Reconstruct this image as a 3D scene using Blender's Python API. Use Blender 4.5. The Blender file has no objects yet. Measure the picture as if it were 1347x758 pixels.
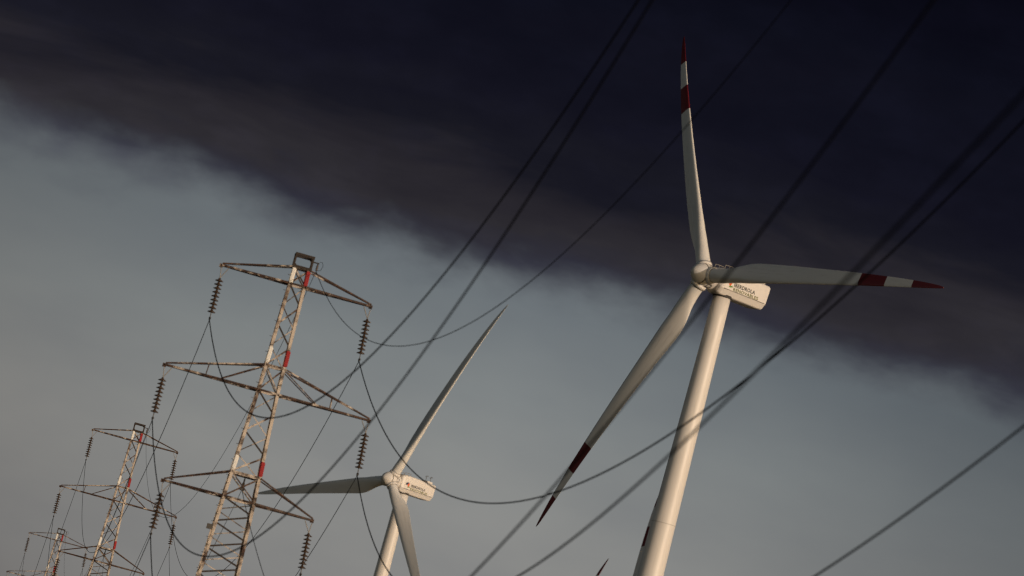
import bpy, bmesh, math, random
from mathutils import Vector, Matrix
rad = math.radians
sc = bpy.context.scene
col = sc.collection
rng = random.Random(7)

# ------------------------------------------------------------------ camera
PITCH = math.atan(640.0 / 5051.25)
ROLL = rad(14.9)
cam = bpy.data.cameras.new("camera")
cam.sensor_width = 36.0
cam.lens = 135.0
cam.clip_start = 0.5
cam.clip_end = 60000
cam.dof.use_dof = True
cam.dof.focus_distance = 310.0
cam.dof.aperture_fstop = 0.135 / 0.15          # a wide open fast lens
co = bpy.data.objects.new("camera", cam)
col.objects.link(co)
fwd = Vector((0, math.cos(PITCH), math.sin(PITCH)))
r0 = Vector((1, 0, 0))
u0 = r0.cross(fwd)
Rv = math.cos(ROLL) * r0 + math.sin(ROLL) * u0
Uv = math.cos(ROLL) * u0 - math.sin(ROLL) * r0
m = Matrix((Rv, Uv, -fwd)).transposed().to_4x4()
m.translation = Vector((0, 0, 1.7))
co.matrix_world = m
sc.camera = co

# ------------------------------------------------------------------ sun
SUN_AZ = rad(132)        # clockwise from +Y (north); the sun stands behind and right of the camera
SUN_EL = rad(9)
sdir = Vector((math.sin(SUN_AZ) * math.cos(SUN_EL), math.cos(SUN_AZ) * math.cos(SUN_EL), math.sin(SUN_EL)))
sl = bpy.data.lights.new("sun", 'SUN')
sl.energy = 2.0
sl.angle = rad(0.5)
sl.color = (1.0, 0.80, 0.63)
so = bpy.data.objects.new("sun", sl)
col.objects.link(so)
so.rotation_euler = sdir.to_track_quat('Z', 'Y').to_euler()

# ------------------------------------------------------------------ exposure
sc.view_settings.view_transform = 'Standard'
sc.view_settings.look = 'None'
sc.view_settings.exposure = 0.0
sc.view_settings.gamma = 1.0
sc.view_settings.use_curve_mapping = False
sc.cycles.use_denoising = True
sc.cycles.filter_width = 1.3


def s2l(c):
    return tuple((x / 255 / 12.92) if x / 255 <= 0.04045 else ((x / 255 + 0.055) / 1.055) ** 2.4 for x in c)


# ------------------------------------------------------------------ node helper
class NT:
    def __init__(self, tree):
        self.t = tree
        tree.nodes.clear()

    def n(self, typ, **kw):
        nd = self.t.nodes.new(typ)
        for k, v in kw.items():
            if k.startswith('i_'):
                nd.inputs[k[2:].replace('_', ' ')].default_value = v
            else:
                setattr(nd, k, v)
        return nd

    def l(self, a, b):
        self.t.links.new(a, b)

    def math(self, op, a, b=None, c=None):
        nd = self.t.nodes.new('ShaderNodeMath')
        nd.operation = op
        for i, v in enumerate((a, b, c)):
            if v is None:
                continue
            if isinstance(v, (int, float)):
                nd.inputs[i].default_value = v
            else:
                self.l(v, nd.inputs[i])
        return nd.outputs[0]

    def smooth(self, v, a, b, lo=0.0, hi=1.0):
        nd = self.t.nodes.new('ShaderNodeMapRange')
        nd.interpolation_type = 'SMOOTHSTEP'
        self.l(v, nd.inputs['Value'])
        nd.inputs['From Min'].default_value = a
        nd.inputs['From Max'].default_value = b
        nd.inputs['To Min'].default_value = lo
        nd.inputs['To Max'].default_value = hi
        return nd.outputs['Result']

    def ramp(self, v, stops, interp='LINEAR'):
        nd = self.t.nodes.new('ShaderNodeValToRGB')
        cr = nd.color_ramp
        cr.interpolation = interp
        while len(cr.elements) > 1:
            cr.elements.remove(cr.elements[-1])
        cr.elements[0].position = stops[0][0]
        cr.elements[0].color = (*stops[0][1], 1)
        for p, c in stops[1:]:
            e = cr.elements.new(p)
            e.color = (*c, 1)
        self.l(v, nd.inputs['Fac'])
        return nd.outputs['Color']

    def mix(self, fac, a, b, mode='MIX'):
        nd = self.t.nodes.new('ShaderNodeMix')
        nd.data_type = 'RGBA'
        nd.blend_type = mode
        for sock, v in ((nd.inputs[0], fac), (nd.inputs[6], a), (nd.inputs[7], b)):
            if isinstance(v, (int, float)):
                sock.default_value = v
            elif isinstance(v, tuple):
                sock.default_value = (*v, 1)
            else:
                self.l(v, sock)
        return nd.outputs[2]

    def noise(self, vec, scale, detail=4, rough=0.55, dist=0.0):
        nd = self.t.nodes.new('ShaderNodeTexNoise')
        nd.inputs['Scale'].default_value = scale
        nd.inputs['Detail'].default_value = detail
        nd.inputs['Roughness'].default_value = rough
        nd.inputs['Distortion'].default_value = dist
        if vec is not None:
            self.l(vec, nd.inputs['Vector'])
        return nd.outputs['Fac']

    def comb(self, x, y, z):
        nd = self.t.nodes.new('ShaderNodeCombineXYZ')
        for i, v in enumerate((x, y, z)):
            if isinstance(v, (int, float)):
                nd.inputs[i].default_value = v
            else:
                self.l(v, nd.inputs[i])
        return nd.outputs[0]


# ------------------------------------------------------------------ sky: clear low band under a storm-cloud deck
world = bpy.data.worlds.new("World")
sc.world = world
world.use_nodes = True
w = NT(world.node_tree)
SKY = 0.1
sky = w.n('ShaderNodeTexSky', sky_type='NISHITA', sun_disc=False, sun_elevation=SUN_EL, sun_rotation=SUN_AZ,
          air_density=1.0, dust_density=3.0, ozone_density=1.0)
tc = w.n('ShaderNodeTexCoord')
sep = w.n('ShaderNodeSeparateXYZ')
w.l(tc.outputs['Generated'], sep.inputs[0])
dx, dy, dz = sep.outputs
elev = w.math('MULTIPLY', w.math('ARCSINE', dz), 57.29578)
az = w.math('MULTIPLY', w.math('ARCTAN2', dx, dy), 57.29578)


def k(c):                      # sRGB 0-255 as seen -> radiance before the background strength
    return tuple(v / SKY for v in s2l(c))


nA = w.noise(w.comb(w.math('MULTIPLY', az, 0.28), w.math('MULTIPLY', elev, 0.55), 3.1), 1.0, 3, 0.5, 0.1)
nB = w.noise(w.comb(w.math('MULTIPLY', az, 1.1), w.math('MULTIPLY', elev, 2.0), 9.4), 1.0, 5, 0.52, 0.15)
nC = w.noise(w.comb(w.math('MULTIPLY', az, 0.22), w.math('MULTIPLY', elev, 0.9), 21.7), 1.0, 5, 0.55, 0.4)
eN = w.math('ADD', elev, w.math('MULTIPLY', w.math('SUBTRACT', nA, 0.5), 1.5))
eN = w.math('ADD', eN, w.math('MULTIPLY', w.math('SUBTRACT', nB, 0.5), 0.85))
mask = w.smooth(eN, 6.86, 7.98)
front = w.smooth(dy, -0.35, 0.25)
mask = w.math('MULTIPLY', mask, front)
# cloud body: brownish rolls low down, blue-black higher
eC = w.math('ADD', elev, w.math('MULTIPLY', w.math('SUBTRACT', nC, 0.5), 2.4))
eC = w.math('ADD', eC, w.math('MULTIPLY', w.math('SUBTRACT', nB, 0.5), 0.5))
fC = w.math('DIVIDE', w.math('SUBTRACT', eC, 7.0), 8.0)
cloud = w.ramp(fC, [(0.0, k((66, 68, 77))), (0.08, k((46, 46, 57))), (0.155, k((46, 44, 49))), (0.215, k((39, 37, 43))), (0.285, k((25, 25, 34))),
                    (0.38, k((19, 19, 30))), (0.6, k((14, 15, 26))), (0.8, k((8, 8, 18))), (1.0, k((3, 3, 9)))])
cloud = w.mix(1.0, cloud, w.ramp(nB, [(0.3, (.88, .88, .9)), (0.5, (1, 1, 1)), (0.72, (1.2, 1.2, 1.22))]), 'MULTIPLY')
# clear band
fE = w.math('DIVIDE', w.math('SUBTRACT', elev, 0.0), 10.0)
veil = w.ramp(fE, [(0.0, k((124, 121, 119))), (0.18, k((138, 138, 137))), (0.38, k((143, 144, 143))), (0.56, k((129, 134, 136))),
                   (0.70, k((112, 119, 124)))])
fA = w.math('DIVIDE', w.math('ADD', az, 10.0), 20.0)
side = w.ramp(fA, [(0.0, (.64, .63, .62)), (0.12, (.75, .735, .73)), (0.3, (.88, .88, .88)), (0.52, (.96, .96, .96)), (0.72, (.82, .83, .84)), (0.85, (.64, .65, .67)), (1.0, (.5, .51, .53))])
veil = w.mix(1.0, veil, side, 'MULTIPLY')
nD = w.noise(w.comb(w.math('MULTIPLY', az, 0.35), w.math('MULTIPLY', elev, 0.8), 40.2), 1.0, 4, 0.5)
veil = w.mix(1.0, veil, w.ramp(nD, [(0.3, (.93, .93, .95)), (0.7, (1.06, 1.05, 1.04))]), 'MULTIPLY')
clear = w.mix(w.math('SUBTRACT', 1.0, w.math('MULTIPLY', front, 0.94)), veil, w.mix(1.0, sky.outputs[0], (.85, .80, .74), 'MULTIPLY'))
final = w.mix(mask, clear, cloud)
bg = w.n('ShaderNodeBackground')
bg.inputs['Strength'].default_value = SKY
w.l(final, bg.inputs['Color'])
ow = w.n('ShaderNodeOutputWorld')
w.l(bg.outputs[0], ow.inputs['Surface'])


# ------------------------------------------------------------------ materials
def material(name, rough=0.5, metal=0.0, spec=0.5):
    mt = bpy.data.materials.new(name)
    mt.use_nodes = True
    t = NT(mt.node_tree)
    b = t.n('ShaderNodeBsdfPrincipled')
    b.inputs['Roughness'].default_value = rough
    b.inputs['Metallic'].default_value = metal
    b.inputs['Specular IOR Level'].default_value = spec
    o = t.n('ShaderNodeOutputMaterial')
    t.l(b.outputs[0], o.inputs[0])
    return mt, t, b


def objco(t, sx=1, sy=1, sz=1):
    tcn = t.n('ShaderNodeTexCoord')
    mp = t.n('ShaderNodeMapping')
    mp.inputs['Scale'].default_value = (sx, sy, sz)
    t.l(tcn.outputs['Object'], mp.inputs['Vector'])
    return mp.outputs[0]


def paint(name, c1, c2, dirt, scale=(0.5, 0.5, 0.12), rough=0.45, dirt_amt=0.5, streak=0.0):
    mt, t, b = material(name, rough)
    n1 = t.noise(objco(t, *scale), 1.0, 6, 0.6)
    n2 = t.noise(objco(t, scale[0] * 5, scale[1] * 5, scale[2] * 2), 1.0, 8, 0.65)
    c = t.mix(n1, c1, c2)
    if streak:
        n3 = t.noise(objco(t, 2.2, 2.2, .035), 1.0, 5, 0.6)
        n4 = t.noise(objco(t, .12, .12, .05), 1.0, 3, 0.5)
        fs = t.math('MULTIPLY', t.smooth(n3, 0.5, 0.75), t.smooth(n4, 0.42, 0.65))
        c = t.mix(t.math('MULTIPLY', fs, streak), c, dirt)
    f = t.math('MULTIPLY', t.smooth(n2, 0.52, 0.78), dirt_amt)
    t.l(t.mix(f, c, dirt), b.inputs['Base Color'])
    t.l(t.math('ADD', t.math('MULTIPLY', n2, 0.25), rough - 0.12), b.inputs['Roughness'])
    return mt


M = {}
M['white'] = paint('turbine_white_paint', (.69, .66, .635), (.75, .73, .70), (.45, .40, .34), dirt_amt=0.3, streak=.5)
M['blade'] = paint('blade_white_paint', (.68, .67, .65), (.76, .75, .73), (.40, .37, .32), scale=(.6, .6, .15), rough=.38, dirt_amt=0.4, streak=.45)
M['red'] = paint('blade_red_paint', (.15, .007, .010), (.12, .006, .009), (.08, .013, .013), scale=(.6, .6, .2), rough=.42, dirt_amt=0.3)
M['seam'] = paint('dark_joint_sealant', (.03, .028, .026), (.05, .045, .04), (.02, .02, .02), rough=.7)
M['flange'] = paint('tower_flange_paint', (.50, .48, .45), (.55, .53, .5), (.3, .26, .22), rough=.6)
M['ink'] = paint('dark_lettering_paint', (.012, .014, .014), (.02, .022, .02), (.04, .04, .035), scale=(2, 2, 2), rough=.5)
M['olive'] = paint('green_lettering_paint', (.12, .13, .02), (.14, .15, .03), (.18, .17, .08), scale=(2, 2, 2), rough=.5)
M['orange'] = paint('orange_emblem_paint', (.75, .13, .02), (.68, .10, .02), (.5, .1, .03), scale=(2, 2, 2), rough=.5)
M['navy'] = paint('dark_blue_emblem_paint', (.02, .03, .07), (.03, .04, .09), (.05, .05, .06), scale=(2, 2, 2), rough=.5)
M['leafgreen'] = paint('green_emblem_paint', (.10, .22, .03), (.13, .25, .04), (.2, .2, .06), scale=(2, 2, 2), rough=.5)
M['darkmetal'] = paint('dark_metal', (.05, .05, .05), (.08, .075, .07), (.1, .06, .04), scale=(3, 3, 3), rough=.5)


def steel(name, rust, soft=0.06):
    mt, t, b = material(name, 0.7)
    n1 = t.noise(objco(t, 1.3, 1.3, 1.3), 1.0, 6, 0.7)
    n2 = t.noise(objco(t, 5, 5, 5), 1.0, 6, 0.7)
    n3 = t.noise(objco(t, 0.5, 0.5, 0.5), 1.0, 3, 0.5)
    pale = t.mix(n2, (.46, .395, .335), (.68, .60, .52))
    ru = t.ramp(n2, [(0.35, (.012, .007, .006)), (0.5, (.038, .018, .012)), (0.68, (.125, .06, .033))])
    v = t.math('ADD', t.math('MULTIPLY', n1, 0.7), t.math('MULTIPLY', n3, 0.3))
    f = t.smooth(v, 0.595 - rust * 0.26 - soft / 2, 0.595 - rust * 0.26 + soft / 2)
    t.l(t.mix(f, pale, ru), b.inputs['Base Color'])
    return mt


M['leg'] = steel('peeling_painted_steel', 0.26, .16)
M['boom'] = steel('rusted_boom_steel', 0.60, .10)
M['brace'] = steel('rusted_brace_steel', 0.55, .12)
M['frame'] = paint('weathered_and_shaded_steel', (.018, .014, .012), (.035, .024, .018), (.075, .04, .025), scale=(2, 2, 2), rough=.75, dirt_amt=.6)  # near-black: shade on front braces and top frame is put into this colour
M['sleeve_white'] = paint('white_marker_paint', (.78, .77, .73), (.82, .81, .78), (.5, .44, .36), scale=(3, 3, 2), rough=.5, dirt_amt=.2)
M['sleeve_red'] = paint('red_marker_paint', (.34, .008, .013), (.30, .007, .011), (.2, .03, .02), scale=(3, 3, 2), rough=.5, dirt_amt=.25)
M['shed'] = paint('brown_glazed_porcelain', (.055, .035, .024), (.075, .048, .03), (.03, .025, .02), scale=(4, 4, 4), rough=.25)
M['fitting'] = paint('galvanised_fitting', (.20, .18, .16), (.28, .26, .23), (.12, .06, .03), scale=(4, 4, 4), rough=.55)
M['wire'] = paint('weathered_conductor', (.005, .005, .006), (.008, .008, .008), (.004, .004, .004), scale=(.3, .3, .3), rough=.85)
for nd in M['wire'].node_tree.nodes:
    if nd.type == 'BSDF_PRINCIPLED':
        nd.inputs['Specular IOR Level'].default_value = .06

mt, t, b = material('dry_grassland', 0.95)
n1 = t.noise(objco(t, .01, .01, .01), 1.0, 8, 0.6)
n2 = t.noise(objco(t, .6, .6, .6), 1.0, 8, 0.7)
t.l(t.mix(t.math('MULTIPLY', n2, .6), t.ramp(n1, [(.35, (.06, .07, .025)), (.55, (.14, .11, .05)), (.7, (.19, .15, .08))]), (.05, .045, .025)),
    b.inputs['Base Color'])
M['ground'] = mt


# ------------------------------------------------------------------ object helpers
def tag(o, label=None, cat=None, group=None, kind=None):
    if label:
        o['label'] = label
    if cat:
        o['category'] = cat
    if group:
        o['group'] = group
    if kind:
        o['kind'] = kind
    return o


def empty(name, loc, rz=0.0):
    o = bpy.data.objects.new(name, None)
    o.empty_display_size = 0.5
    o.location = loc
    o.rotation_euler = (0, 0, rz)
    col.objects.link(o)
    return o


def build(name, bm, mats, parent=None, smooth=False):
    me = bpy.data.meshes.new(name)
    bmesh.ops.recalc_face_normals(bm, faces=bm.faces)
    bm.to_mesh(me)
    bm.free()
    for x in (mats if isinstance(mats, (list, tuple)) else [mats]):
        me.materials.append(x)
    if smooth:
        for p in me.polygons:
            p.use_smooth = True
    o = bpy.data.objects.new(name, me)
    o.parent = parent
    col.objects.link(o)
    return o


def copy_tree(o, parent=None):
    c = o.copy()
    col.objects.link(c)
    if parent:
        c.parent = parent
    for ch in list(o.children):
        copy_tree(ch, c)
    return c


def beam(bm, p, q, wd, dp=None, hint=Vector((0, 1, 0))):
    """a rectangular bar from p to q; wd across, dp along hint"""
    dp = dp or wd
    p, q = Vector(p), Vector(q)
    d = (q - p).normalized()
    h = Vector(hint)
    if abs(h.dot(d)) > 0.97:
        h = Vector((1, 0, 0))
    s = d.cross(h).normalized() * wd / 2
    n = s.cross(d).normalized() * dp / 2
    a = [bm.verts.new(p + i * s + j * n) for i, j in ((-1, -1), (1, -1), (1, 1), (-1, 1))]
    c = [bm.verts.new(q + i * s + j * n) for i, j in ((-1, -1), (1, -1), (1, 1), (-1, 1))]
    bm.faces.new(a[::-1])
    bm.faces.new(c)
    for i in range(4):
        bm.faces.new((a[i], a[(i + 1) % 4], c[(i + 1) % 4], c[i]))


def angle_bar(bm, p, q, wd, th, ex, ey):
    """an L-section: flange along ex and flange along ey, heel on the line p-q"""
    p, q, ex, ey = Vector(p), Vector(q), Vector(ex), Vector(ey)
    prof = [(0, 0), (wd, 0), (wd, th), (th, th), (th, wd), (0, wd)]
    a = [bm.verts.new(p + ex * x + ey * y) for x, y in prof]
    c = [bm.verts.new(q + ex * x + ey * y) for x, y in prof]
    n = len(prof)
    for i in range(n):
        bm.faces.new((a[i], a[(i + 1) % n], c[(i + 1) % n], c[i]))
    for f in ((0, 1, 2, 3), (0, 3, 4, 5)):
        bm.faces.new([a[i] for i in f][::-1])
        bm.faces.new([c[i] for i in f])


def tube(bm, pts, r, seg=6, cap=True):
    rings = []
    n = len(pts)
    prev = None
    for i, p in enumerate(pts):
        p = Vector(p)
        d = (Vector(pts[min(i + 1, n - 1)]) - Vector(pts[max(i - 1, 0)])).normalized()
        ref = prev if prev is not None else (Vector((0, 0, 1)) if abs(d.z) < 0.9 else Vector((1, 0, 0)))
        s = d.cross(ref).normalized()
        u = s.cross(d).normalized()
        prev = u
        rr = r[i] if isinstance(r, (list, tuple)) else r
        rings.append([bm.verts.new(p + rr * (math.cos(2 * math.pi * k_ / seg) * s + math.sin(2 * math.pi * k_ / seg) * u)) for k_ in range(seg)])
    for a, c in zip(rings, rings[1:]):
        for k_ in range(seg):
            bm.faces.new((a[k_], a[(k_ + 1) % seg], c[(k_ + 1) % seg], c[k_]))
    if cap:
        bm.faces.new(rings[0][::-1])
        bm.faces.new(rings[-1])


def lathe(bm, prof, seg=32, mat=Matrix.Identity(4), close=True):
    """prof: list of (z, r) about local Z"""
    rings = []
    for z, r in prof:
        if r < 1e-5:
            rings.append([bm.verts.new(mat @ Vector((0, 0, z)))])
        else:
            rings.append([bm.verts.new(mat @ Vector((r * math.cos(2 * math.pi * i / seg), r * math.sin(2 * math.pi * i / seg), z))) for i in range(seg)])
    for a, c in zip(rings, rings[1:]):
        for i in range(seg):
            j = (i + 1) % seg
            if len(a) == 1 and len(c) == 1:
                continue
            if len(a) == 1:
                bm.faces.new((a[0], c[j], c[i]))
            elif len(c) == 1:
                bm.faces.new((a[i], a[j], c[0]))
            else:
                bm.faces.new((a[i], a[j], c[j], c[i]))
    if close:
        if len(rings[0]) > 1:
            bm.faces.new(rings[0][::-1])
        if len(rings[-1]) > 1:
            bm.faces.new(rings[-1])


def box(bm, lo, hi):
    v = [bm.verts.new((x, y, z)) for z in (lo[2], hi[2]) for y in (lo[1], hi[1]) for x in (lo[0], hi[0])]
    for f in ((0, 2, 3, 1), (4, 5, 7, 6), (0, 1, 5, 4), (1, 3, 7, 5), (3, 2, 6, 7), (2, 0, 4, 6)):
        bm.faces.new([v[i] for i in f])


def interp(x, tab):
    if x <= tab[0][0]:
        return tab[0][1]
    for (a, va), (b_, vb) in zip(tab, tab[1:]):
        if x <= b_:
            return va + (vb - va) * (x - a) / (b_ - a)
    return tab[-1][1]


def cubic(x, tab):
    """monotone cubic through the table"""
    n = len(tab)
    if x <= tab[0][0]:
        return tab[0][1]
    if x >= tab[-1][0]:
        return tab[-1][1]
    d = [(tab[i + 1][1] - tab[i][1]) / (tab[i + 1][0] - tab[i][0]) for i in range(n - 1)]
    tg = [d[0]] + [0 if d[i - 1] * d[i] <= 0 else 2 * d[i - 1] * d[i] / (d[i - 1] + d[i]) for i in range(1, n - 1)] + [d[-1]]
    for i in range(n - 1):
        if x <= tab[i + 1][0]:
            h = tab[i + 1][0] - tab[i][0]
            t_ = (x - tab[i][0]) / h
            return ((2 * t_ ** 3 - 3 * t_ ** 2 + 1) * tab[i][1] + (t_ ** 3 - 2 * t_ ** 2 + t_) * h * tg[i]
                    + (-2 * t_ ** 3 + 3 * t_ ** 2) * tab[i + 1][1] + (t_ ** 3 - t_ ** 2) * h * tg[i + 1])


def sstep(a, b_, x):
    f = min(1, max(0, (x - a) / (b_ - a)))
    return f * f * (3 - 2 * f)


# ------------------------------------------------------------------ terrain (falls away below the frame)
GT = [(-400, 0), (15, 0), (70, -4), (130, -7.0), (190, -6.9), (340, -7.15), (500, -12.2), (760, -20), (1000, -28), (3000, -60), (60000, -200)]


def ground_z(x, y):
    z = interp(math.hypot(x * 0.3, y) if y > 0 else y, GT)
    z -= 26 * sstep(0, 34, x) * sstep(560, 740, y)
    return z


xs = sorted(set([-40000, -15000, -6000, -2500, -1200, -600] + list(range(-300, 301, 20)) + [600, 1200, 2500, 6000, 15000, 40000]))
ys = sorted(set([-3000, -1000, -400, -150] + list(range(-60, 1001, 20)) + [1200, 1600, 2200, 3000, 5000, 9000, 16000, 30000, 50000]))
bm = bmesh.new()
grid = [[bm.verts.new((x, y, ground_z(x, y) + (0.25 * math.sin(x * .07) * math.cos(y * .05) if abs(x) > 30 else 0))) for x in xs] for y in ys]
for j in range(len(ys) - 1):
    for i in range(len(xs) - 1):
        bm.faces.new((grid[j][i], grid[j][i + 1], grid[j + 1][i + 1], grid[j + 1][i]))
tag(build('ground', bm, M['ground'], smooth=True), kind='structure')

# ------------------------------------------------------------------ wind turbines
R_BLADE = 41.0
TILT = rad(5)
DEFL = 1.95
CHORD = [(0, 1.9), (1.2, 1.9), (2.4, 1.9), (4.2, 2.2), (6.5, 2.85), (8.8, 3.15), (11, 3.0), (15, 2.7), (20, 2.32), (26, 1.9), (32, 1.42), (36, 1.06),
         (38.5, .78), (40, .54), (40.8, .38), (41.25, .20), (41.4, .08)]
THICK = [(0, 1.0), (2.4, 1.0), (4.2, .76), (6.5, .5), (8.6, .38), (12, .30), (20, .23), (30, .19), (41, .16)]
TWIST = [(0, 16), (4, 16), (8.6, 14), (14, 9), (20, 6), (28, 3), (36, 1), (41, 0)]
BANDS = [(.68 * 41, .785 * 41), (.89 * 41, 41.6)]


def blade_bmesh(banded):
    bm = bmesh.new()
    N = 28
    rs = sorted(set([1.15, 1.5, 2.0, 2.4, 2.8, 3.2, 3.6, 4.0, 4.5, 5, 5.5, 6, 6.5, 7, 7.5, 8, 8.5, 9, 9.5, 10, 10.6, 11.2, 12, 13, 14, 15, 17.5, 20, 23, 26, 29, 32, 34.2, 36, 37.5, 38.5, 39.4, 40, 40.4, 40.8, 41.1, 41.25, 41.4]
                    + [x for bnd in BANDS for x in bnd if x < 41]))
    rings = []
    for r in rs:
        c = cubic(r, CHORD)
        th = cubic(r, THICK)
        rd = 1 - sstep(2.4, 7.5, r)                   # 1 = round root
        tw = rad(cubic(r, TWIST) + 2.0)
        ax = .5 * rd + .30 * (1 - rd)                 # pitch axis as fraction of chord behind the leading edge
        ring = []
        for i in range(N):
            a = 2 * math.pi * i / N
            xc = .5 * (1 - math.cos(a))               # 0 at leading edge, 1 at trailing edge
            up = 1 if a <= math.pi else -1
            yt = 5 * th * (.2969 * math.sqrt(xc) - .126 * xc - .3516 * xc ** 2 + .2843 * xc ** 3 - .1036 * xc ** 4)
            camb = .06 * 4 * xc * (1 - xc) * .55
            ya = camb + up * yt
            yc = .5 * math.sin(a)
            y = rd * yc * th + (1 - rd) * ya
            X = (ax - xc) * c
            Y = y * c
            Xr = X * math.cos(tw) + Y * math.sin(tw)
            Yr = -X * math.sin(tw) + Y * math.cos(tw)
            ring.append(bm.verts.new((Xr, Yr + DEFL * (.6 * (r / R_BLADE) ** 2 + .4 * (r / R_BLADE) ** 5), r)))
        rings.append(ring)
    for a, c, r1, r2 in zip(rings, rings[1:], rs, rs[1:]):
        mid = (r1 + r2) / 2
        mi = 1 if banded and any(b0 < mid < b1 for b0, b1 in BANDS) else 0
        for i in range(N):
            f = bm.faces.new((a[i], a[(i + 1) % N], c[(i + 1) % N], c[i]))
            f.material_index = mi
    bm.faces.new(rings[0][::-1])
    bm.faces.new(rings[-1])
    return bm


def text_mesh(body, size, off=0.0):
    cu = bpy.data.curves.new('text', 'FONT')
    cu.body = body
    cu.size = size
    cu.space_character = 1.08
    cu.extrude = 0.006
    cu.offset = off
    cu.resolution_u = 2
    o = bpy.data.objects.new('text', cu)
    col.objects.link(o)
    dg = bpy.context.evaluated_depsgraph_get()
    dg.update()
    me = bpy.data.meshes.new_from_object(o.evaluated_get(dg))
    bpy.data.objects.remove(o)
    bpy.data.curves.remove(cu)
    return me


def fit_text(body, x0, z0, width, height, mat, parent, name, xs_):
    me = text_mesh(body, 1.0, 0.03)
    mx = [v.co.x for v in me.vertices]
    my = [v.co.y for v in me.vertices]
    sx = width / (max(mx) - min(mx))
    sy = height / (max(my) - min(my))
    ox, oy = min(mx), min(my)
    for v in me.vertices:
        x, y, z = v.co
        v.co = Vector((xs_ + z, x0 + (x - ox) * sx, z0 + (y - oy) * sy))
    me.materials.append(mat)
    o = bpy.data.objects.new(name, me)
    o.parent = parent
    col.objects.link(o)
    return o


OFF = 3.9                                         # hub stands this far in front of the tower axis
NA_SIDE = 1.62


def nacelle_bmesh():
    bm = bmesh.new()
    # (y, half width factor, top z, bottom z shift)
    st = [(-2.25, .72, 1.30, .42), (-2.1, .84, 1.50, .22), (-1.6, .96, 1.68, .05), (-.6, 1.0, 1.78, 0), (1.4, 1.0, 1.74, 0), (3.4, 1.0, 1.66, 0), (4.8, 1.0, 1.62, 0),
          (5.75, 1.0, 1.60, .0), (6.2, .985, 1.58, .03), (6.38, .95, 1.5, .1)]
    rings = []
    for y, f, top, bs in st:
        W_ = NA_SIDE * f
        zb = -1.78 + bs
        sl_ = .32 if y > 6.0 else .12 if y > 5.2 else 0
        bl_ = .03 * min(1, max(0, (y + 1.9) / 1.2)) * min(1, max(0, (6.4 - y) / 2.5))
        pr = [(-W_ * .64, zb), (0, zb - bl_), (W_ * .64, zb), (W_ * .74, zb + .10), (W_, -.90 + bs * .5), (W_, top - .42), (W_ * .965, top - .17), (W_ * .87, top - .03),
              (W_ * .6, top + .05), (0, top + .08), (-W_ * .6, top + .05), (-W_ * .87, top - .03), (-W_ * .965, top - .17), (-W_, top - .42), (-W_, -.90 + bs * .5), (-W_ * .74, zb + .10)]
        rings.append([bm.verts.new((x, y + sl_ * (z + 1.78) / 3.5, z)) for x, z in pr])
    n = len(rings[0])
    for a, c in zip(rings, rings[1:]):
        for i in range(n):
            bm.faces.new((a[i], a[(i + 1) % n], c[(i + 1) % n], c[i]))
    bm.faces.new(rings[0])
    bm.faces.new(rings[-1][::-1])
    return bm


def petal(cx, cy, ang, ln, wd, x, mat, parent):
    bm = bmesh.new()
    P = []
    for i in range(17):
        t_ = i / 16
        P.append((t_ * ln, wd * math.sin(math.pi * t_ ** 0.75)))
    for i in range(15, 0, -1):
        t_ = i / 16
        P.append((t_ * ln, -wd * .55 * math.sin(math.pi * t_ ** 0.9)))
    ca, sa = math.cos(ang), math.sin(ang)
    lo = [bm.verts.new((x, cx + a * ca - b_ * sa, cy + a * sa + b_ * ca)) for a, b_ in P]
    hi = [bm.verts.new((x + .012, v.co.y, v.co.z)) for v in lo]
    bm.faces.new(lo[::-1])
    bm.faces.new(hi)
    for i in range(len(lo)):
        j = (i + 1) % len(lo)
        bm.faces.new((lo[i], lo[j], hi[j], hi[i]))
    return build('emblem_petal', bm, mat, parent)


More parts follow.
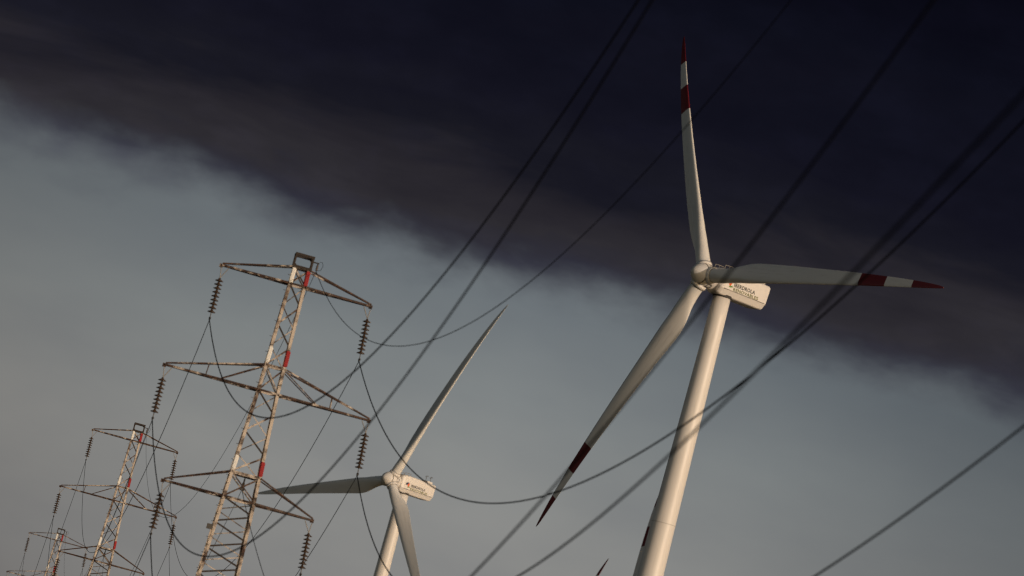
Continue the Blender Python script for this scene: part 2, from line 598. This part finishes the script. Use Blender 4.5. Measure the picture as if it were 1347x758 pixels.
def make_turbine(hub, yaw, phi, banded, label, ground):
    c, s = math.cos(yaw), math.sin(yaw)
    # local -Y is upwind; root at the tower foot
    bx, by = hub[0] + OFF * s, hub[1] + OFF * c
    gz = ground - .3
    root = empty('wind_turbine', (bx, by, gz), -yaw)
    tag(root, label, 'wind turbine', 'wind turbines')
    H = hub[2] - gz
    # tower
    bm = bmesh.new()
    top = H - 1.7
    prof = []
    sec = [0, top * .30, top * .63, top]
    rb = 1.17 + .0145 * top

    def tr(z):
        return rb + (1.17 - rb) * z / top
    for i in range(25):
        prof.append((top * i / 24, tr(top * i / 24)))
    lathe(bm, prof, 64)
    tw = build('tower', bm, M['white'], root, True)
    for z in sec[1:3]:
        bm = bmesh.new()
        lathe(bm, [(z - .06, tr(z) - .05), (z - .06, tr(z) + .012), (z + .06, tr(z) + .012), (z + .06, tr(z) - .05)], 64, close=False)
        build('flange_ring', bm, M['flange'], tw)
    bm = bmesh.new()
    lathe(bm, [(top - .25, 1.24), (top - .2, 1.34), (top + .12, 1.34), (top + .14, 1.2)], 48)
    build('yaw_ring', bm, M['seam'], tw, False)
    bm = bmesh.new()
    box(bm, (-.5, -rb - .06, .9), (.5, -rb + .25, 3.0))
    build('door', bm, M['darkmetal'], tw)
    # nacelle
    nac = build('nacelle', nacelle_bmesh(), M['white'], root)
    nac.location = (0, 0, H)
    bm = bmesh.new()
    box(bm, (NA_SIDE - .03, -1.5, -.935), (NA_SIDE + .012, 6.1, -.865))
    box(bm, (-NA_SIDE - .012, -1.5, -.935), (-NA_SIDE + .03, 6.1, -.865))
    build('seam_strip', bm, M['seam'], nac)
    bm = bmesh.new()
    box(bm, (-1.1, 4.5, 1.6), (1.1, 6.0, 2.0))
    bmesh.ops.bevel(bm, geom=bm.edges[:], offset=.12, segments=2, affect='EDGES')
    build('roof_hatch', bm, M['white'], nac)
    for xx, yy, hh in ((.75, 4.25, 1.15), (.75, 5.45, 1.15)):
        bm = bmesh.new()
        tube(bm, [(xx, yy, 1.55), (xx, yy, 1.7 + hh)], .05, 6)
        box(bm, (xx - .06, yy - .06, 1.7 + hh), (xx + .06, yy + .42, 1.82 + hh))
        tube(bm, [(xx, yy, 1.45 + hh), (xx, yy - .35, 1.62 + hh)], .04, 5)
        build('wind_vane', bm, M['darkmetal'], nac)
    bm = bmesh.new()
    for sx in (-1, 1):
        tube(bm, [(sx * 1.0, -1.7, 1.6), (sx * 1.0, -1.7, 2.15), (sx * 1.0, -.9, 2.22), (sx * 1.0, -.1, 2.2), (sx * 1.0, -.1, 1.7)], .045, 5)
        tube(bm, [(sx * 1.0, -.9, 1.7), (sx * 1.0, -.9, 2.22)], .035, 5)
    build('roof_railing', bm, M['fitting'], nac)
    x_ = NA_SIDE + .004
    fit_text("IBERDROLA", 0.12, -.27, 3.95, .54, M['ink'], nac, 'lettering', x_)
    o = fit_text("RENOVABLES", 0.12, -.83, 4.7, .46, M['olive'], nac, 'lettering', x_)
    em = petal(-1.25, -.12, rad(38), .95, .30, x_, M['navy'], nac)
    em.name = 'emblem_petal'
    petal(-.62, -.38, rad(72), .85, .30, x_ + .004, M['orange'], nac)
    petal(-.78, -.52, rad(12), .85, .16, x_ + .008, M['leafgreen'], nac)
    # rotor
    tilt_m = Matrix.Translation((0, -OFF, H)) @ Matrix.Rotation(-TILT, 4, 'X')
    # spinner, built about -Y
    ym = Matrix.Rotation(rad(90), 4, 'X')            # local Z -> -Y
    bm = bmesh.new()
    lathe(bm, [(-1.55, 1.15), (-1.5, 1.36), (-1.2, 1.45), (-.4, 1.5), (.5, 1.48), (.82, 1.44), (1.15, 1.33), (1.55, 1.1), (1.9, .82), (2.15, .5), (2.28, .25), (2.32, 0)], 48, ym)
    sp = build('spinner', bm, M['white'], root, True)
    sp.matrix_local = tilt_m
    bm = bmesh.new()
    lathe(bm, [(.76, 1.40), (.76, 1.468), (.90, 1.440), (.90, 1.38)], 48, ym, close=False)
    build('joint_ring', bm, M['seam'], sp, True)
    bm = bmesh.new()
    lathe(bm, [(-2.1, 1.1), (-1.5, 1.1)], 40, ym)
    build('main_bearing', bm, M['seam'], sp, True)
    for a in (phi + rad(60), phi + rad(180), phi + rad(300)):
        bm = bmesh.new()
        rm = Matrix.Rotation(a, 4, 'Y')
        for (xa, xb, za, zb) in ((-.36, .36, -.85, -.77), (-.36, .36, -.22, -.14), (-.36, -.28, -.77, -.22), (.28, .36, -.77, -.22)):
            nb = bmesh.new()
            box(nb, (xa, -zb, 1.40), (xb, -za, 1.512))
            nb.transform(rm)
            tmp = bpy.data.meshes.new('tmp')
            nb.to_mesh(tmp)
            nb.free()
            bm.from_mesh(tmp)
            bpy.data.meshes.remove(tmp)
        bmesh.ops.remove_doubles(bm, verts=bm.verts, dist=.001)
        build('hatch_outline', bm, M['seam'], sp)
    key = 'banded' if banded else 'plain'
    for i in range(3):
        a = phi + i * 2 * math.pi / 3
        if key not in BL:
            bl = build('blade', blade_bmesh(banded), [M['blade'], M['red']], root, True)
            BL[key] = bl.data
            bm = bmesh.new()
            lathe(bm, [(1.2, 1.10), (1.2, 1.16), (1.75, 1.10), (1.75, .94)], 40, close=False)
            cl = build('root_collar', bm, M['white'], bl, True)
            BL['collar'] = cl.data
            bm = bmesh.new()
            lathe(bm, [(1.74, .93), (1.74, .99), (1.82, .99), (1.82, .93)], 40, close=False)
            jr = build('joint_ring', bm, M['seam'], bl)
            BL['joint'] = jr.data
        else:
            bl = bpy.data.objects.new('blade', BL[key])
            bl.parent = root
            col.objects.link(bl)
            for nm, ky in (('root_collar', 'collar'), ('joint_ring', 'joint')):
                if ky in BL:
                    o2 = bpy.data.objects.new(nm, BL[ky])
                    o2.parent = bl
                    col.objects.link(o2)
        bl.matrix_local = tilt_m @ Matrix.Rotation(a, 4, 'Y')
    return root


BL = {}
make_turbine((24.193, 502, 73.51), .893, -.571, True,
             'largest white wind turbine, on the right, red bands on its blades', ground_z(27, 504))
make_turbine((-13.25, 753, 54.27), .836, .345, False,
             'white wind turbine beside the nearest pylon, its blades plain without red bands', ground_z(-10, 755))
make_turbine((30.21, 950, 22.8), .85, .2162, True,
             'far wind turbine of which only one dark blade tip rises over the bottom edge', ground_z(33, 953))
make_turbine((39.68, 770, 28.6), .86, -.1433, True,
             "wind turbine hidden behind the largest turbine's tower, one red banded blade edge peeping out", ground_z(42, 773))

# ------------------------------------------------------------------ lattice pylons
ARM = {'top': (3.856, 0.0, .87), 'middle': (5.259, -5.525, 1.30), 'bottom': (3.823, -11.055, 1.28)}
FOOT = -30.0
HW = [(-30, 1.75), (-15, 1.0), (-11.055, .84), (-5.525, .56), (.87, .43), (1.5, .43)]


def hw(z):
    return interp(z, HW)


def make_pylon():
    root = empty('lattice_pylon', (0, 0, 0))
    # legs: an L-section each, heel outwards
    for sx in (-1, 1):
        for sy in (-1, 1):
            bm = bmesh.new()
            zs = [FOOT, -15, -11.055, -5.525, .87]
            for z0, z1 in zip(zs, zs[1:]):
                angle_bar(bm, (sx * hw(z0), sy * hw(z0), z0), (sx * hw(z1), sy * hw(z1), z1), .15, .025, (-sx, 0, 0), (0, -sy, 0))
            leg = build('leg', bm, M['leg'], root)
            bm = bmesh.new()
            box(bm, (sx * hw(FOOT) - .35 - sx * .08, sy * hw(FOOT) - .35 - sy * .08, FOOT - .6), (sx * hw(FOOT) + .35 - sx * .08, sy * hw(FOOT) + .35 - sy * .08, FOOT + .35))
            build('concrete_footing', bm, M['fitting'], leg)
            if sx < 0 and sy < 0:
                bm = bmesh.new()
                z = -28.0
                j = 0
                while z < .5:
                    xx, yy = -hw(z), -hw(z)
                    if j % 2:
                        tube(bm, [(xx - .16, yy + .06, z), (xx + .03, yy + .06, z)], .013, 5)
                    else:
                        tube(bm, [(xx + .06, yy - .16, z), (xx + .06, yy + .03, z)], .013, 5)
                    z += .4
                    j += 1
                build('step_bolt', bm, M['frame'], leg)['kind'] = 'stuff'
                bm = bmesh.new()
                z = -12.7
                box(bm, (-hw(z) - .30, -hw(z) - .06, z - .13), (-hw(z) - .02, -hw(z) + .1, z + .13))
                build('junction_box', bm, M['darkmetal'], leg)
    # bracing: zig-zag on every face, front and rear in opposite phase
    def face_pts(face, z, side):
        h = hw(z) - .03
        e = hw(z) - .09
        return {'front': (side * e, -h, z), 'rear': (side * e, h, z), 'left': (-h, side * e, z), 'right': (h, side * e, z)}[face]
    panels = [(.87, 0.0, 1), (0.0, -4.22, 4), (-4.22, -5.525, 1), (-5.525, -9.77, 4), (-9.77, -11.055, 1), (-11.055, -15.0, 6), (-15, -30, 12)]
    for face, ph in (('front', -1), ('rear', 1), ('left', 1), ('right', -1)):
        bm = bmesh.new()
        inn = {'front': (0, 1, 0), 'rear': (0, 1, 0), 'left': (1, 0, 0), 'right': (1, 0, 0)}[face]
        sgn = ph
        for z0, z1, n in panels:
            if n == 1:
                beam(bm, face_pts(face, z0 - .06, -1), face_pts(face, z1 + .06, 1), .07, .03, inn)
                p1, p2 = Vector(face_pts(face, z0 - .06, 1)), Vector(face_pts(face, z1 + .06, -1))
                o_ = Vector(inn) * (.045 if face in ('front', 'left') else -.045)
                beam(bm, p1 + o_, p2 + o_, .07, .03, inn)
                continue
            for i in range(n):
                a = z0 + (z1 - z0) * i / n
                c = z0 + (z1 - z0) * (i + 1) / n
                n0 = len(bm.faces)
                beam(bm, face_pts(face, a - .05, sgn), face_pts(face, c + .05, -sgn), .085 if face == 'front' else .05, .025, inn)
                if face == 'front' and (sgn < 0 or z0 < -11):  # these front members get the near-black steel as painted shade
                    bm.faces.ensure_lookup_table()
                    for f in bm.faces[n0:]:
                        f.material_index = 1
                sgn = -sgn
        for z in (.87, -.0, -4.22, -5.525, -9.77, -11.055):
            p1, p2 = Vector(face_pts(face, z, -1)), Vector(face_pts(face, z, 1))
            o_ = Vector(inn) * (-.05 if face in ('front', 'left') else .05)
            beam(bm, p1 + o_, p2 + o_, .10, .035, inn)
        build('lattice_bracing', bm, [M['leg' if face == 'rear' else 'brace'], M['frame']], root)  # rear face takes the paler leg steel, so its lit look is in the colour
    # cross arms
    for lev, (wd, z, up) in ARM.items():
        for sx in (-1, 1):
            bm = bmesh.new()
            tipx = sx * wd
            for sy in (-1, 1):
                beam(bm, (sx * (hw(z) - .02), sy * (hw(z) + .0), z), (tipx, sy * .05, z), .17, .10, (0, 0, 1))
            # plan lacing of the boom
            n = 5 if lev != 'middle' else 7
            for i in range(n):
                f0, f1 = i / n, (i + .8) / n
                x0 = sx * (hw(z) + (wd - hw(z)) * f0)
                x1 = sx * (hw(z) + (wd - hw(z)) * f1)
                y0 = hw(z) * (1 - f0) * (-1 if i % 2 else 1)
                y1 = hw(z) * (1 - f1) * (1 if i % 2 else -1)
                beam(bm, (x0, y0, z - .02), (x1, y1, z - .02), .06, .025, (0, 0, 1))
            box(bm, (tipx - .12, -.08, z - .12), (tipx + .06, .08, z + .06))
            arm = build('cross_arm', bm, M['boom'], root)
            for sy in (-1, 1):
                bm = bmesh.new()
                a = Vector((sx * (hw(z + up) - .02), sy * hw(z + up), z + up))
                tip = Vector((tipx - sx * .02, sy * .04, z + .09))
                beam(bm, a, tip, .11, .07, (0, 0, 1))
                if lev == 'middle':
                    # inner diagonal and hanger of the long arm
                    f = .40
                    q = Vector((sx * (hw(z) + (wd - hw(z)) * f), sy * hw(z) * (1 - f), z + .05))
                    beam(bm, a + Vector((sx * .03, 0, -.09)), q, .07, .05, (0, 0, 1))
                    f = .56
                    q = Vector((sx * (hw(z) + (wd - hw(z)) * f), sy * hw(z) * (1 - f), z + .05))
                    u_ = a + (tip - a) * f
                    beam(bm, u_, q, .05, .04, (1, 0, 0))
                build('stay', bm, M['boom'], arm)
    # white and red marker sleeves on the near legs
    for z, zb in ((.02, .80), (-4.12, -3.30), (-9.70, -8.95)):
        for sx, mt_, lb in ((-1, 'sleeve_white', 'white marker sleeve on the leg'), (1, 'sleeve_red', 'red marker sleeve on the leg')):
            bm = bmesh.new()
            a = Vector((sx * (hw(z) - .07), -hw(z) + .05, z))
            c = Vector((sx * (hw(zb) - .07), -hw(zb) + .05, zb))
            beam(bm, a, c, .22, .22)
            bmesh.ops.bevel(bm, geom=bm.edges[:], offset=.04, segments=2, affect='EDGES')
            o = build('marker_sleeve', bm, M[mt_], root)
            o['label'] = lb
    # portal on top
    bm = bmesh.new()
    h, z0, z1 = .44, .90, 1.52
    for sy in (-1, 1):
        y = sy * h
        for sx in (-1, 1):
            beam(bm, (sx * h, y, z0), (sx * h, y, z1), .085, .085)
            beam(bm, (sx * (h - .03), y, z1 - .13), (sx * (h - .13), y, z1 - .03), .05, .05)
            beam(bm, (sx * (h - .03), y, z0 + .13), (sx * (h - .13), y, z0 + .03), .05, .05)
        beam(bm, (-h - .05, y, z1), (h + .05, y, z1), .13, .11, (0, 1, 0))
        beam(bm, (-h - .05, y, z0), (h + .05, y, z0), .13, .11, (0, 1, 0))
    for sx in (-1, 1):
        for z in (z0, z1):
            beam(bm, (sx * h, -h + .06, z + .01), (sx * h, h - .06, z + .01), .1, .1, (0, 0, 1))
    build('top_frame', bm, M['frame'], root)  # shadowed look of the portal comes from its near-black colour
    return root


PYL = [((-10.381, 190.0, 23.098), .105), ((-28.642, 338.915, 22.849), .120), ((-48.292, 498.72, 17.837), .118)]
PN = ['nearest', 'middle', 'farthest']
PLAB = ['nearest and largest rusty lattice pylon with white and red leg sleeves',
        'second lattice pylon of the row, half the height of the nearest, left of it',
        'smallest and farthest lattice pylon, cut off by the bottom left corner']
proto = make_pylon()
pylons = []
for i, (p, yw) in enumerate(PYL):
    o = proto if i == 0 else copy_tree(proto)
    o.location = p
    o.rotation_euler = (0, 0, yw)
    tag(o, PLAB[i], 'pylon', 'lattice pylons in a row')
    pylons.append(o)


def ploc(i, v):
    (p, yw) = PYL[i]
    c, s = math.cos(yw), math.sin(yw)
    return Vector((p[0] + v[0] * c - v[1] * s, p[1] + v[0] * s + v[1] * c, p[2] + v[2]))


# ------------------------------------------------------------------ insulator strings
STR_TOP = Vector((.0, 0, -.66))


def disc_mesh():
    bm = bmesh.new()
    lathe(bm, [(-.10, .02), (-.10, .035), (-.045, .045), (-.06, .10), (-.085, .15), (-.075, .205), (-.05, .205), (-.015, .14), (.015, .075), (.025, .06), (.085, .055), (.10, .02)], 20)
    return bm


DISC = None


def make_string(sx, drop=2.76, lean=.12):
    """hangs from the origin (the arm tip); sx is the side of the arm it hangs on"""
    global DISC
    root = empty('insulator_string', (0, 0, 0))
    top = Vector((-sx * .05 + .02, 0, -.64))
    bot = Vector((lean, 0, -drop))
    for p in (Vector((0, 0, -.14)), Vector((-sx * .36, 0, -.09))):
        bm = bmesh.new()
        tube(bm, [p, top], .022, 6)
        build('hanger_link', bm, M['fitting'], root)
    d = bot - top
    n = 9
    L = d.length
    d.normalize()
    rot = Vector((0, 0, 1)).rotation_difference(-d).to_matrix().to_4x4()
    sp = .20
    for i in range(n):
        if DISC is None:
            o = build('disc', disc_mesh(), M['shed'], root, True)
            DISC = o.data
        else:
            o = bpy.data.objects.new('disc', DISC)
            o.parent = root
            col.objects.link(o)
        o.matrix_local = Matrix.Translation(top + d * (.10 + i * sp)) @ rot
    bm = bmesh.new()
    a = top + d * (.10 + n * sp - .1)
    tube(bm, [a - d * .02, bot], .025, 6)
    tube(bm, [bot + Vector((0, -.22, -.03)), bot + Vector((0, -.1, .02)), bot + Vector((0, 0, .05)), bot + Vector((0, .1, .02)), bot + Vector((0, .22, -.03))], [.03, .05, .065, .05, .03], 8)
    build('suspension_clamp', bm, M['darkmetal'], root)
    return root


sproto = {-1: make_string(-1), 1: make_string(1)}
used = set()
CL = {}
for i in range(3):
    for lev, (wd, z, up) in ARM.items():
        for sx, side in ((-1, 'left'), (1, 'right')):
            if sx not in used:
                o = sproto[sx]
                used.add(sx)
            else:
                o = copy_tree(sproto[sx])
            o.location = ploc(i, (sx * wd, 0, z))
            o.rotation_euler = (0, 0, PYL[i][1])
            tag(o, 'insulator string hanging from the %s end of the %s arm of the %s pylon' % (side, lev, PN[i]), 'insulator', 'insulator strings')
            CL[i, lev, side] = ploc(i, (sx * wd + .12, 0, z - 2.80))
    # earth wire fitting hung at the portal
    e = empty('earth_wire_insulator', ploc(i, (.74, .1, 1.36)), PYL[i][1])
    tag(e, 'short dark earth wire insulator hung beside the top frame of the %s pylon' % PN[i], 'insulator', 'earth wire insulators')
    bm = bmesh.new()
    beam(bm, (-.30, 0, .02), (.06, 0, .02), .06, .06)
    build('bracket', bm, M['frame'], e)
    bm = bmesh.new()
    lathe(bm, [(-.36, .03), (-.34, .07), (-.30, .035), (-.24, .07), (-.20, .035), (-.14, .07), (-.10, .035), (-.02, .03)], 12)
    build('shed_stack', bm, M['shed'], e, True)
    bm = bmesh.new()
    tube(bm, [(.02, 0, -.36), (.2, 0, -.3), (.27, 0, -.05), (.2, 0, .12), (.06, 0, .10)], .012, 5)
    build('jumper_loop', bm, M['wire'], e)
    CL[i, 'earth', ''] = ploc(i, (.74, .1, .98))
    # a short post insulator carrying the communication cable inside the body
    f = empty('cable_insulator', ploc(i, (.04, 0, -9.92)), PYL[i][1])
    tag(f, "short cable insulator inside the body of the %s pylon under its bottom arm" % PN[i], 'insulator', 'cable insulators')
    bm = bmesh.new()
    lathe(bm, [(-.50, .03), (-.46, .09), (-.42, .09), (-.36, .045), (-.28, .07), (-.2, .04), (-.1, .04), (0, .03)], 12)
    build('shed_stack', bm, M['shed'], f, True)
    bm = bmesh.new()
    box(bm, (-.10, -.16, -.62), (.10, .16, -.50))
    build('clamp', bm, M['darkmetal'], f)
    bm = bmesh.new()
    beam(bm, (-.62, 0, .05), (.62, 0, .05), .08, .08)
    build('support_bar', bm, M['frame'], f)
    CL[i, 'cable', ''] = ploc(i, (.04, 0, -10.50))


# ------------------------------------------------------------------ conductors
WR = .027


def conductor(pts, label, r=WR, name='power_line', group='power lines'):
    bm = bmesh.new()
    tube(bm, pts, r, 8)
    return tag(build(name, bm, M['wire'], None, True), label, 'power line', group)


def wirename(lev, side):
    return {'earth': 'thin earth wire from the top', 'cable': 'thin cable from the body'}.get(lev) or ('%s %s wire' % (lev, side))


def span_label(lev, side, i):
    a, c = PN[i], PN[i + 1] if i < 2 else None
    if lev == 'earth':
        base = 'thin earth wire from the top of the %s pylon' % a
    elif lev == 'cable':
        base = 'thin cable from inside the body of the %s pylon' % a
    else:
        base = 'power line from %s %s insulator of the %s pylon' % (lev, side, a)
    return base + (' back to the %s pylon' % c if c else ' running away from the viewer')


# spans running away from the camera
for i in range(3):
    for (j, lev, side) in [kk for kk in CL if kk[0] == i]:
        a = CL[i, lev, side]
        if i < 2:
            c = CL[i + 1, lev, side]
        else:
            c = a + Vector((-19.6, 159.6, -5.2))
        sag = 10.0 if i == 0 else 10.6
        n = 60
        pts = []
        for q in range(n + 1):
            t_ = q / n
            p = a.lerp(c, t_)
            d_ = 4 * sag * t_ * (1 - t_)
            p.z -= d_
            p.x += .03 * d_
            pts.append(p)
        rr = WR * .45 if lev in ('earth', 'cable') else WR * .66
        conductor(pts, span_label(lev, side, i), rr)

# spans coming towards the camera and passing overhead to the right: (lateral slope, fall, curvature)
FR = {('earth', ''): (.16497, .28868, .0031673), ('top', 'left'): (.15471, .30002, .0030935), ('middle', 'left'): (.15265, .30778, .0031028),
      ('bottom', 'left'): (.14599, .28440, .0024983), ('top', 'right'): (.14900, .30919, .0026865), ('middle', 'right'): (.103705, .246117, .00236190, -.000235874, -5.89645e-6),
      ('bottom', 'right'): (.16406, .21731, .0022337), ('cable', ''): (.155, .26, .0013)}
for (lev, side), co_ in FR.items():
    mm, bb, cc, ee, gg = (co_ + (0.0, 0.0))[:5]
    a = CL[0, lev, side]
    n = 90
    pts = []
    for q in range(n + 1):
        u = 158.0 * q / n
        pts.append(Vector((a.x + mm * u + ee * u * u, a.y - u, a.z - bb * u + cc * u * u + gg * u ** 3)))
    if lev == 'earth':
        lb = 'thin earth wire from the top of the nearest pylon up over the viewer'
    elif lev == 'cable':
        lb = 'thin cable from inside the body of the nearest pylon towards the viewer'
    else:
        lb = 'power line from %s %s insulator of the nearest pylon up over the viewer' % (lev, side)
    conductor(pts, lb, WR * .6 if lev in ('earth', 'cable') else WR)
